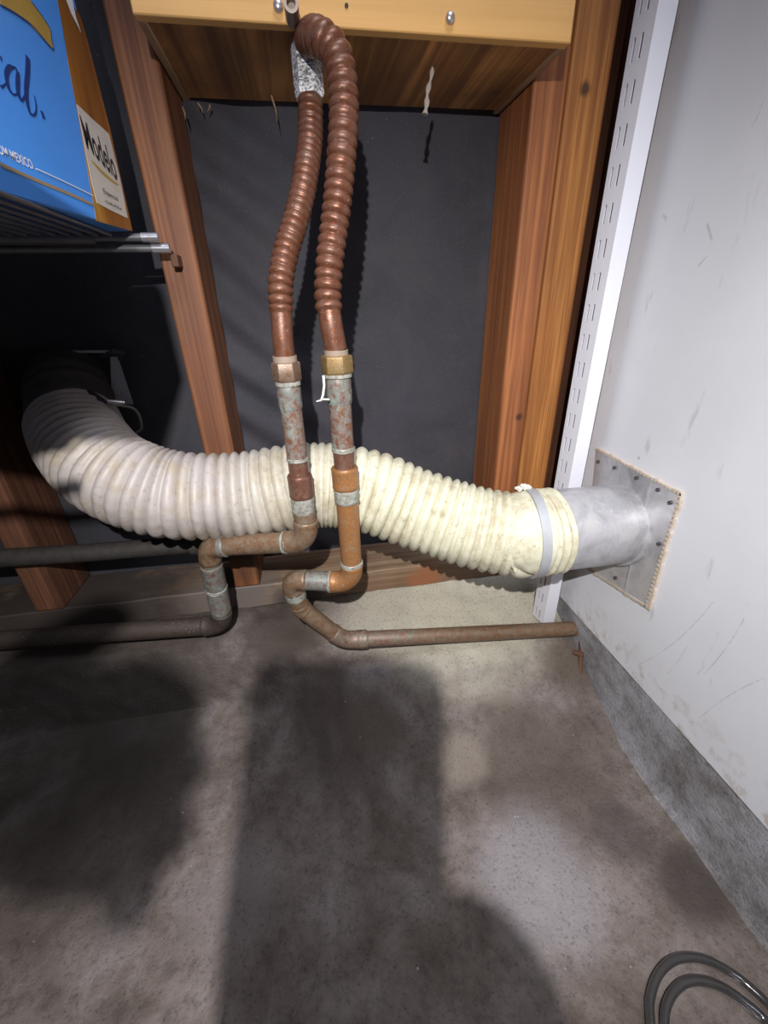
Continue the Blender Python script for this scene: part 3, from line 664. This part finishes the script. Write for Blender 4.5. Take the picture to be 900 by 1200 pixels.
# ------------------------------------------------------------------ wire shelf and carton
XE = -0.1335
sh = thing('wire_shelf', 'zinc wire shelf carrying the blue carton beside the left stud', 'shelf', (-0.33, -0.3, 0.615))
def rod(name, a, b, r, mat=CHROME, seg=12): return obj(name, tube(bmesh.new(), [a, b], r, seg), mat, sh, smooth=True)
rod('back_rod', (-0.62, -0.112, 0.6135), (XE-0.005, -0.112, 0.6135), 0.0036); rod('rod_cap', (XE-0.014, -0.112, 0.6135), (XE+0.003, -0.112, 0.6135), 0.0046, CHROME_B)
rod('back_rod', (-0.62, -0.119, 0.6228), (XE-0.012, -0.119, 0.6225), 0.0036); rod('rod_cap', (XE-0.02, -0.119, 0.6225), (XE-0.004, -0.119, 0.6225), 0.0043, CHROME_B)
rod('back_rod_sleeve', (-0.62, -0.121, 0.6216), (-0.198, -0.121, 0.6216), 0.0052, CHROME)
rod('front_rod', (-0.62, -0.53, 0.6135), (XE, -0.53, 0.6135), 0.0036); rod('front_rod', (-0.62, -0.53, 0.5900), (XE, -0.53, 0.5900), 0.0036)
x = XE-0.048
wmesh = None
while x > -0.60:
    if wmesh is None:
        o = rod('wire', (x, -0.53, 0.6244), (x, -0.112, 0.6244), 0.0019, CHROME, 8); wmesh = o; wx = x
    else:
        o = wmesh.copy(); C.objects.link(o); o.parent = sh; o.location.x = x-wx
    x -= 0.0125
obj('wall_clip', box(-0.1335, -0.126, -0.108, -0.0895, 0.597, 0.609), RUST, sh, bevel=0.001)
# carton: right face runs from F0 (back) to F1 (front), standing on the shelf wires
F0, F1 = Vector((-0.1586, -0.1282, 0.6265)), Vector((-0.1863, -0.2855, 0.6265))
DF = (F1-F0); DF.z = 0; DF.normalize(); NR = Vector((-DF.y, DF.x, 0)); NR = NR if NR.x > 0 else -NR
ct = thing('beer_carton', 'blue beer carton with script lettering and bottle print, on the wire shelf', 'carton', (F0.x-0.1, F0.y-0.1, 0.6265))
UP = Vector((0, 0, 1)); CH = 0.26; CL = 0.275; CW = 0.27
bm = bmesh.new(); q = [F0, F0+DF*CL, F0+DF*CL-NR*CW, F0-NR*CW]
lo = [bm.verts.new(p) for p in q]; hi = [bm.verts.new(p+UP*CH) for p in q]
bm.faces.new(lo[::-1]); bm.faces.new(hi)
for i in range(4): bm.faces.new((lo[i], lo[(i+1) % 4], hi[(i+1) % 4], hi[i]))
obj('carton_body', bm, BLUE, ct, bevel=0.0015)
def flat(name, mat, pts, lift=0.0004, parent=None):
    bm = bmesh.new(); V0 = [bm.verts.new(Vector(p)+NR*lift) for p in pts]; V1 = [bm.verts.new(Vector(p)-NR*0.0002) for p in pts]
    f = bm.faces.new(V0); bm.faces.new(V1[::-1])
    for i in range(len(V0)): bm.faces.new((V0[i], V0[(i+1) % len(V0)], V1[(i+1) % len(V0)], V1[i]))
    bmesh.ops.triangulate(bm, faces=bm.faces[:])
    return obj(name, bm, mat, parent or ct)
def ribbon(name, mat, pts, wid, lift=0.0006, parent=None):
    P = spline(pts, 8); n = len(P); L_, R_ = [], []
    for i, p in enumerate(P):
        t = (P[min(i+1, n-1)]-P[max(i-1, 0)]).normalized(); s = t.cross(NR).normalized()
        f = i/(n-1)*(len(wid)-1); k = min(int(f), len(wid)-2); w = (wid[k]+(wid[k+1]-wid[k])*(f-k))/2
        L_.append(p+s*w); R_.append(p-s*w)
    return flat_strip(name, mat, L_, R_, lift, parent)
def flat_strip(name, mat, L_, R_, lift, parent=None):
    bm = bmesh.new(); a = [bm.verts.new(p+NR*lift) for p in L_]; b = [bm.verts.new(p+NR*lift) for p in R_]
    for i in range(len(a)-1): bm.faces.new((a[i], a[i+1], b[i+1], b[i]))
    r = bmesh.ops.extrude_face_region(bm, geom=bm.faces[:]); bmesh.ops.translate(bm, verts=[v for v in r['geom'] if isinstance(v, bmesh.types.BMVert)], vec=-NR*(lift*0.8))
    return obj(name, bm, mat, parent or ct)
flat('bottle_print', AMBER, [(-0.1686, -0.1852, 0.6264), (-0.1586, -0.1282, 0.6265), (-0.1577, -0.1234, 0.7072), (-0.1580, -0.1249, 0.7596), (-0.1583, -0.1268, 0.7768), (-0.1600, -0.1365, 0.7823), (-0.1628, -0.1525, 0.7814), (-0.1634, -0.1557, 0.7734), (-0.1639, -0.1587, 0.7533), (-0.1649, -0.1640, 0.7340), (-0.1656, -0.1684, 0.7084), (-0.1670, -0.1759, 0.6719)])
lb = flat('bottle_label', CREAM, [(-0.1656, -0.1684, 0.7084), (-0.1623, -0.1495, 0.7046), (-0.1585, -0.1280, 0.7011), (-0.1585, -0.1281, 0.6679), (-0.1592, -0.1320, 0.6365), (-0.1637, -0.1576, 0.6383), (-0.1673, -0.1777, 0.6405), (-0.1672, -0.1774, 0.6543), (-0.1665, -0.1733, 0.6810)], 0.0007)
flat('neck_foil', WHITE, [(-0.1616, -0.1456, 0.7818), (-0.1612, -0.1431, 0.7793), (-0.1607, -0.1405, 0.7727), (-0.1596, -0.1341, 0.7671), (-0.1594, -0.1331, 0.7650), (-0.1598, -0.1351, 0.7732), (-0.1595, -0.1338, 0.7835), (-0.1595, -0.1338, 0.7874)], 0.0007)
flat('gold_ribbon', GOLD, [(-0.1761, -0.2273, 0.7382), (-0.1750, -0.2212, 0.7394), (-0.1736, -0.2135, 0.7403), (-0.1722, -0.2055, 0.7414), (-0.1709, -0.1980, 0.7408), (-0.1696, -0.1907, 0.7390), (-0.1684, -0.1841, 0.7367), (-0.1677, -0.1800, 0.7360), (-0.1674, -0.1783, 0.7428), (-0.1672, -0.1771, 0.7483), (-0.1683, -0.1834, 0.7528), (-0.1697, -0.1915, 0.7561), (-0.1708, -0.1978, 0.7591), (-0.1750, -0.2214, 0.7495)])
ribbon('ribbon_outline', NAVY, [(-0.1761, -0.2273, 0.7382), (-0.1736, -0.2135, 0.7403), (-0.1709, -0.1980, 0.7408), (-0.1687, -0.1858, 0.7369), (-0.1676, -0.1792, 0.7359)], [0.0009, 0.0009, 0.0008, 0.0004])
ribbon('ribbon_outline', NAVY, [(-0.1676, -0.1792, 0.7359), (-0.1675, -0.1789, 0.7416), (-0.1672, -0.1771, 0.7483), (-0.1683, -0.1834, 0.7528), (-0.1697, -0.1915, 0.7561)], [0.0003, 0.0006, 0.0006, 0.0006])
ribbon('lettering', NAVY, [(-0.1773, -0.2342, 0.7056), (-0.1779, -0.2376, 0.7045), (-0.1787, -0.2424, 0.7000), (-0.1791, -0.2446, 0.6958), (-0.1792, -0.2450, 0.6910), (-0.1788, -0.2426, 0.6889)], [0.0014, 0.0026, 0.003, 0.0026, 0.0022, 0.001])
ribbon('lettering', NAVY, [(-0.1766, -0.2302, 0.7049), (-0.1772, -0.2337, 0.6989), (-0.1777, -0.2365, 0.6936), (-0.1778, -0.2370, 0.6899), (-0.1775, -0.2355, 0.6884), (-0.1766, -0.2305, 0.6930)], [0.0022, 0.0032, 0.003, 0.0024, 0.0014, 0.0006])
ribbon('lettering', NAVY, [(-0.1768, -0.2313, 0.7028), (-0.1768, -0.2314, 0.7062), (-0.1775, -0.2353, 0.7056)], [0.0012, 0.001, 0.001])
ribbon('lettering', NAVY, [(-0.1788, -0.2426, 0.6889), (-0.1780, -0.2385, 0.6911), (-0.1773, -0.2342, 0.6965)], [0.001, 0.0006, 0.0006])
ribbon('lettering', NAVY, [(-0.1738, -0.2145, 0.7183), (-0.1748, -0.2202, 0.7082), (-0.1761, -0.2273, 0.6968), (-0.1766, -0.2304, 0.6894), (-0.1767, -0.2310, 0.6838), (-0.1763, -0.2284, 0.6828), (-0.1756, -0.2246, 0.6853), (-0.1750, -0.2215, 0.6905), (-0.1748, -0.2202, 0.6960)], [0.0034, 0.0034, 0.0034, 0.0028, 0.0018, 0.0012, 0.001, 0.0008, 0.0004])
ribbon('lettering', NAVY, [(-0.1805, -0.2526, 0.6896), (-0.1802, -0.2505, 0.6904), (-0.1794, -0.2461, 0.6936)], [0.0016, 0.001, 0.0005]); ribbon('lettering', NAVY, [(-0.1789, -0.2433, 0.7075), (-0.1790, -0.2439, 0.7052)], [0.0015, 0.0006])
ribbon('lettering', NAVY, [(-0.1743, -0.2171, 0.6887), (-0.1742, -0.2168, 0.6845)], [0.0022, 0.0026])
ribbon('white_rule', WHITE, [(-0.1788, -0.2430, 0.6488), (-0.1738, -0.2146, 0.6475), (-0.1677, -0.1799, 0.6452)], [0.0007, 0.0007])
ribbon('tan_stripe', TAN, [(-0.1848, -0.2767, 0.6433), (-0.1798, -0.2485, 0.6415), (-0.1736, -0.2136, 0.6401), (-0.1679, -0.1814, 0.6380)], [0.0024, 0.0024, 0.0021], 0.0005)
def text(name, s, mat, a, b, h, lift=0.0006, slant=0.0, bold=0.0, parent=None):
    """flat print: the words run from a to b along the face, h tall"""
    cu = bpy.data.curves.new('t', 'FONT'); cu.body = s; cu.size = 1.0; cu.extrude = 0.0; cu.offset = bold; cu.shear = slant
    o = bpy.data.objects.new('t', cu); me = bpy.data.meshes.new_from_object(o); bpy.data.objects.remove(o); bpy.data.curves.remove(cu)
    xs = [v.co.x for v in me.vertices]; ys = [v.co.y for v in me.vertices]; a, b = Vector(a), Vector(b); r = b-a; up = UP*h
    bm = bmesh.new(); bm.from_mesh(me); bpy.data.meshes.remove(me)
    for v in bm.verts: v.co = a+r*((v.co.x-min(xs))/(max(xs)-min(xs)))+up*((v.co.y-min(ys))/(max(ys)-min(ys)))+NR*lift
    return obj(name, bm, mat, parent or ct)
text('small_print', 'BREWED AND BOTTLED FROM MEXICO', WHITE, (-0.1956, -0.3381, 0.6531), (-0.1794, -0.2460, 0.6476), 0.0055, bold=0.02)
text('label_name', 'Modelo', INKK, (-0.1661, -0.1708, 0.6794), (-0.1594, -0.1328, 0.6643), 0.023, 0.0010, slant=0.15, bold=0.015, parent=lb)
ribbon('label_swash', GOLD, [(-0.1658, -0.1692, 0.6719), (-0.1646, -0.1626, 0.6688), (-0.1630, -0.1534, 0.6655), (-0.1609, -0.1417, 0.6631), (-0.1596, -0.1340, 0.6622)], [0.001, 0.0026, 0.003, 0.0022, 0.0008], 0.0009, lb)
text('label_words', 'Especial', INKK, (-0.1647, -0.1633, 0.6493), (-0.1610, -0.1422, 0.6469), 0.0048, 0.0010, parent=lb)
text('label_words', 'CERVEZA', INKK, (-0.1649, -0.1642, 0.6429), (-0.1606, -0.1395, 0.6414), 0.0022, 0.0010, parent=lb)

# ------------------------------------------------------------------ small things
cw = tag(obj('dust_strand', tube(bmesh.new(), spline([(0.1464, -0.1300, 0.7575), (0.1450, -0.1300, 0.7490), (0.1418, -0.1300, 0.7391), (0.1411, -0.1300, 0.7303), (0.1395, -0.1300, 0.7226)], 5), [0.0004+0.0016*abs(math.sin(i*0.55))+0.0012*(i/20) for i in range(21)], 7), DUST, smooth=True), 'dusty cobweb strand hanging below the plywood box', 'cobweb')
CO = [(0.2249, -0.5828, 0.0060), (0.2320, -0.5723, 0.0060), (0.2392, -0.5637, 0.0060), (0.2546, -0.5534, 0.0060), (0.2729, -0.5474, 0.0060), (0.2909, -0.5473, 0.0060), (0.3082, -0.5528, 0.0060), (0.3231, -0.5644, 0.0060), (0.3313, -0.5768, 0.0070), (0.3366, -0.5905, 0.0080), (0.3368, -0.6039, 0.0090), (0.3187, -0.6205, 0.0120), (0.2768, -0.6324, 0.0140), (0.2472, -0.6268, 0.0120), (0.2299, -0.6079, 0.0090),
      (0.2352, -0.5872, 0.0070), (0.2423, -0.5766, 0.0060), (0.2510, -0.5694, 0.0060), (0.2638, -0.5636, 0.0060), (0.2782, -0.5610, 0.0060), (0.2934, -0.5633, 0.0060), (0.3078, -0.5707, 0.0060), (0.3199, -0.5835, 0.0060), (0.3249, -0.5941, 0.0060), (0.3218, -0.6072, 0.0060), (0.2989, -0.6199, 0.0060), (0.2664, -0.6179, 0.0060)]
tag(obj('tubing_coil', tube(bmesh.new(), spline(CO, 10), 0.0036, 14), GLOSS, smooth=True), 'smoky glossy tubing coiled in two loops on the concrete floor', 'tubing')
bm = tube(bmesh.new(), [(0.3817, -0.2196, 0.0750), (0.3784, -0.2294, 0.0600), (0.3693, -0.2465, 0.0430), (0.3599, -0.2629, 0.0300)], [0.004, 0.0032, 0.0038, 0.003], 9)
tube(bm, [(0.3683, -0.2259, 0.0550), (0.3782, -0.2373, 0.0570)], [0.004, 0.0045], 8)
tag(obj('rusty_strip', bm, RUST, smooth=True), 'rusty metal scrap standing in the corner under the pipe end', 'scrap')

# ------------------------------------------------------------------ second carton farther out on the shelf, beyond the picture's left edge
c2_ = thing('storage_carton', 'flat brown cardboard carton at the front end of the wire shelf', 'carton', (-0.29, -0.48, 0.6265))
CARD = plain('brown_cardboard', (0.38, 0.25, 0.14), 0.7)
obj('carton_body', box(-0.45, -0.099, -0.556, -0.452, 0.6265, 0.678), CARD, c2_, bevel=0.002)
obj('lid_flap', box(-0.448, -0.101, -0.554, -0.505, 0.6782, 0.6805), CARD, c2_); obj('lid_flap', box(-0.448, -0.101, -0.503, -0.454, 0.6782, 0.6805), CARD, c2_)

# ------------------------------------------------------------------ the photographer, crouched behind the lens with phone and head torch
CR, CU, CB = Vector((0.9844, -0.1743, -0.0257)), Vector((0.1004, 0.4352, 0.8947)), Vector((-0.1447, -0.8833, 0.4459)); CC = Vector((0, -0.66, 0.555))
K = lambda r, u, b: CC+CR*r+CU*u+CB*b
ph = thing('phone', 'dark phone held upright behind the lens, casting the long shadow on the floor', 'phone', K(-0.026, -0.05, 0.006))
def rrect(x0, x1, y0, y1, b0, b1, r):
    bm = bmesh.new(); pts = []
    for cx, cy, a0 in ((x1-r, y1-r, 0), (x0+r, y1-r, 90), (x0+r, y0+r, 180), (x1-r, y0+r, 270)):
        for i in range(7): a = math.radians(a0+15*i); pts.append((cx+r*math.cos(a), cy+r*math.sin(a)))
    A = [bm.verts.new(K(x, y, b0)) for x, y in pts]; B = [bm.verts.new(K(x, y, b1)) for x, y in pts]
    bm.faces.new(A); bm.faces.new(B[::-1])
    for i in range(len(A)): bm.faces.new((A[i], A[(i+1) % len(A)], B[(i+1) % len(B)], B[i]))
    return bm
obj('phone_body', rrect(-0.0665, 0.0045, -0.122, 0.0305, 0.0025, 0.0105, 0.012), BLACK, ph, bevel=0.001)
obj('screen', rrect(-0.064, 0.002, -0.119, 0.028, 0.0107, 0.0111, 0.010), plain('dark_glass', (0.01, 0.01, 0.012), 0.15), ph)
SKIN = plain('skin', (0.55, 0.33, 0.24), 0.5, amt=0.15); CLOTH = plain('navy_jacket', (0.03, 0.035, 0.06), 0.85); JEANS = plain('grey_trousers', (0.09, 0.09, 0.1), 0.85); HAIR = plain('brown_hair', (0.04, 0.025, 0.018), 0.6)
who = thing('person', 'person crouched behind the lens in navy jacket, holding the phone up', 'person', (-0.06, -1.2, 0.0))
def skin(name, chains, mat, sub=2):
    """chains of (point, radius); points within half a millimetre are the same joint"""
    me = bpy.data.meshes.new(name); vs, rs, es = [], [], []
    off = Vector(who.location)
    def vid(p, r):
        p = Vector(p)-off
        for i, q in enumerate(vs):
            if (q-p).length < 0.0005: return i
        vs.append(p); rs.append(r); return len(vs)-1
    for ch in chains:
        ids = [vid(p, r) for p, r in ch]; es += list(zip(ids, ids[1:]))
    me.from_pydata(vs, es, []); me.materials.append(mat)
    o = bpy.data.objects.new(name, me); C.objects.link(o); o.parent = who
    o.modifiers.new('skin', 'SKIN'); sv = me.skin_vertices[0].data
    for i, r in enumerate(rs): sv[i].radius = (r, r)
    sv[0].use_root = True
    md = o.modifiers.new('smooth', 'SUBSURF'); md.levels = md.render_levels = sub
    return o
hip, belly, chest, neck0, neck1 = (-0.06, -1.30, 0.30), (-0.06, -1.25, 0.42), (-0.06, -1.14, 0.56), (-0.06, -1.03, 0.655), (-0.06, -0.985, 0.70)
skull, face, crown = (-0.06, -0.955, 0.765), (-0.058, -0.935, 0.735), (-0.06, -0.965, 0.80)
sR, sL = (0.10, -1.11, 0.585), (-0.22, -1.11, 0.585); eR, eL = (0.23, -0.95, 0.40), K(-0.44, 0.055, 0.085)
wR, wL = K(0.055, -0.165, 0.045), K(-0.190, 0.026, 0.058); pR, pL = K(0.034, -0.105, 0.022), K(-0.134, 0.008, 0.042)
def finger(base, knuckle, *rest): return [(base, 0.016), (knuckle, 0.0105)]+[(p, r) for p, r in zip(rest, (0.0095, 0.0085, 0.007))]
arms = [[(hip, .13), (belly, .125), (chest, .13), (neck0, .07), (neck1, .055), (skull, .078), (crown, .068)],
        [(skull, .078), (face, .06), (K(-0.02, 0.03, 0.245), .012)],
        [(chest, .13), (sR, .055), (eR, .04), (wR, .024), (pR, .018)], [(chest, .13), (sL, .055), (eL, .04), (wL, .024), (pL, .018)],
        [(hip, .13), ((0.06, -1.30, .27), .095), ((0.16, -0.98, .42), .06), ((0.13, -1.25, .09), .042), ((0.15, -1.10, .035), .035)],
        [(hip, .13), ((-0.18, -1.30, .27), .095), ((-0.30, -1.02, .40), .06), ((-0.24, -1.27, .09), .042), ((-0.26, -1.12, .035), .035)]]
for i, (du, ln) in enumerate(((0.026, 0.9), (0.009, 1.0), (-0.008, 0.95), (-0.024, 0.78))):   # right hand wraps the phone's edge
    y = -0.098+du
    arms.append(finger(pR, K(0.030, y, 0.012), K(0.022, y+.002, -0.006), K(0.004, y+.004, -0.0095), K(0.004-0.016*ln, y+.004, -0.0095)))
arms.append([(pR, .016), (K(0.022, -0.088, 0.026), .0105), (K(0.004, -0.066, 0.022), .0095), (K(-0.012, -0.05, 0.020), .007)])
for i, (du, ln) in enumerate(((0.022, 0.92), (0.006, 1.0), (-0.010, 0.95), (-0.025, 0.76))):  # left hand reaches towards the screen
    b = 0.034
    arms.append(finger(pL, K(-0.113, 0.008+du, b), K(-0.113+0.024*ln, 0.010+du*1.1, b-.002), K(-0.113+0.036*ln, 0.009+du*1.1, b+.006), K(-0.113+0.041*ln, 0.006+du*1.1, b+.016)))
arms.append([(pL, .016), (K(-0.127, 0.036, 0.036), .012), (K(-0.112, 0.052, 0.034), .0105), (K(-0.096, 0.058, 0.034), .008)])
skin('body', arms, SKIN)
skin('jacket', [[((-0.06, -1.29, .36), .142), (belly, .14), (chest, .148), (neck0, .075)], [(chest, .148), (sR, .068), (eR, .053), (Vector(eR).lerp(wR, .86), .036)], [(chest, .148), (sL, .068), (eL, .044), (Vector(eL).lerp(wL, .86), .031)]], CLOTH)
skin('trousers', [[(hip, .14), ((0.06, -1.30, .27), .105), ((0.16, -0.98, .42), .07), ((0.13, -1.25, .09), .055)], [(hip, .14), ((-0.18, -1.30, .27), .105), ((-0.30, -1.02, .40), .07), ((-0.24, -1.27, .09), .055)]], JEANS)
skin('hair', [[((-0.06, -1.0, .74), .06), ((-0.06, -0.985, .785), .075), ((-0.06, -0.962, .815), .07)]], HAIR)
tl = Vector(LAMP); td = (Vector((0.11, -0.12, 0.13))-tl).normalized(); tb = Vector((0, 1, 0))
ht = thing('head_torch', 'small black head torch worn above the photographer\'s brow', 'torch', tl-tb*0.03)
obj('torch_body', tube(bmesh.new(), [tl-tb*0.05, tl-tb*0.047, tl-tb*0.012, tl-tb*0.006], [0.012, 0.016, 0.018, 0.016], 20), BLACK, ht, smooth=True)
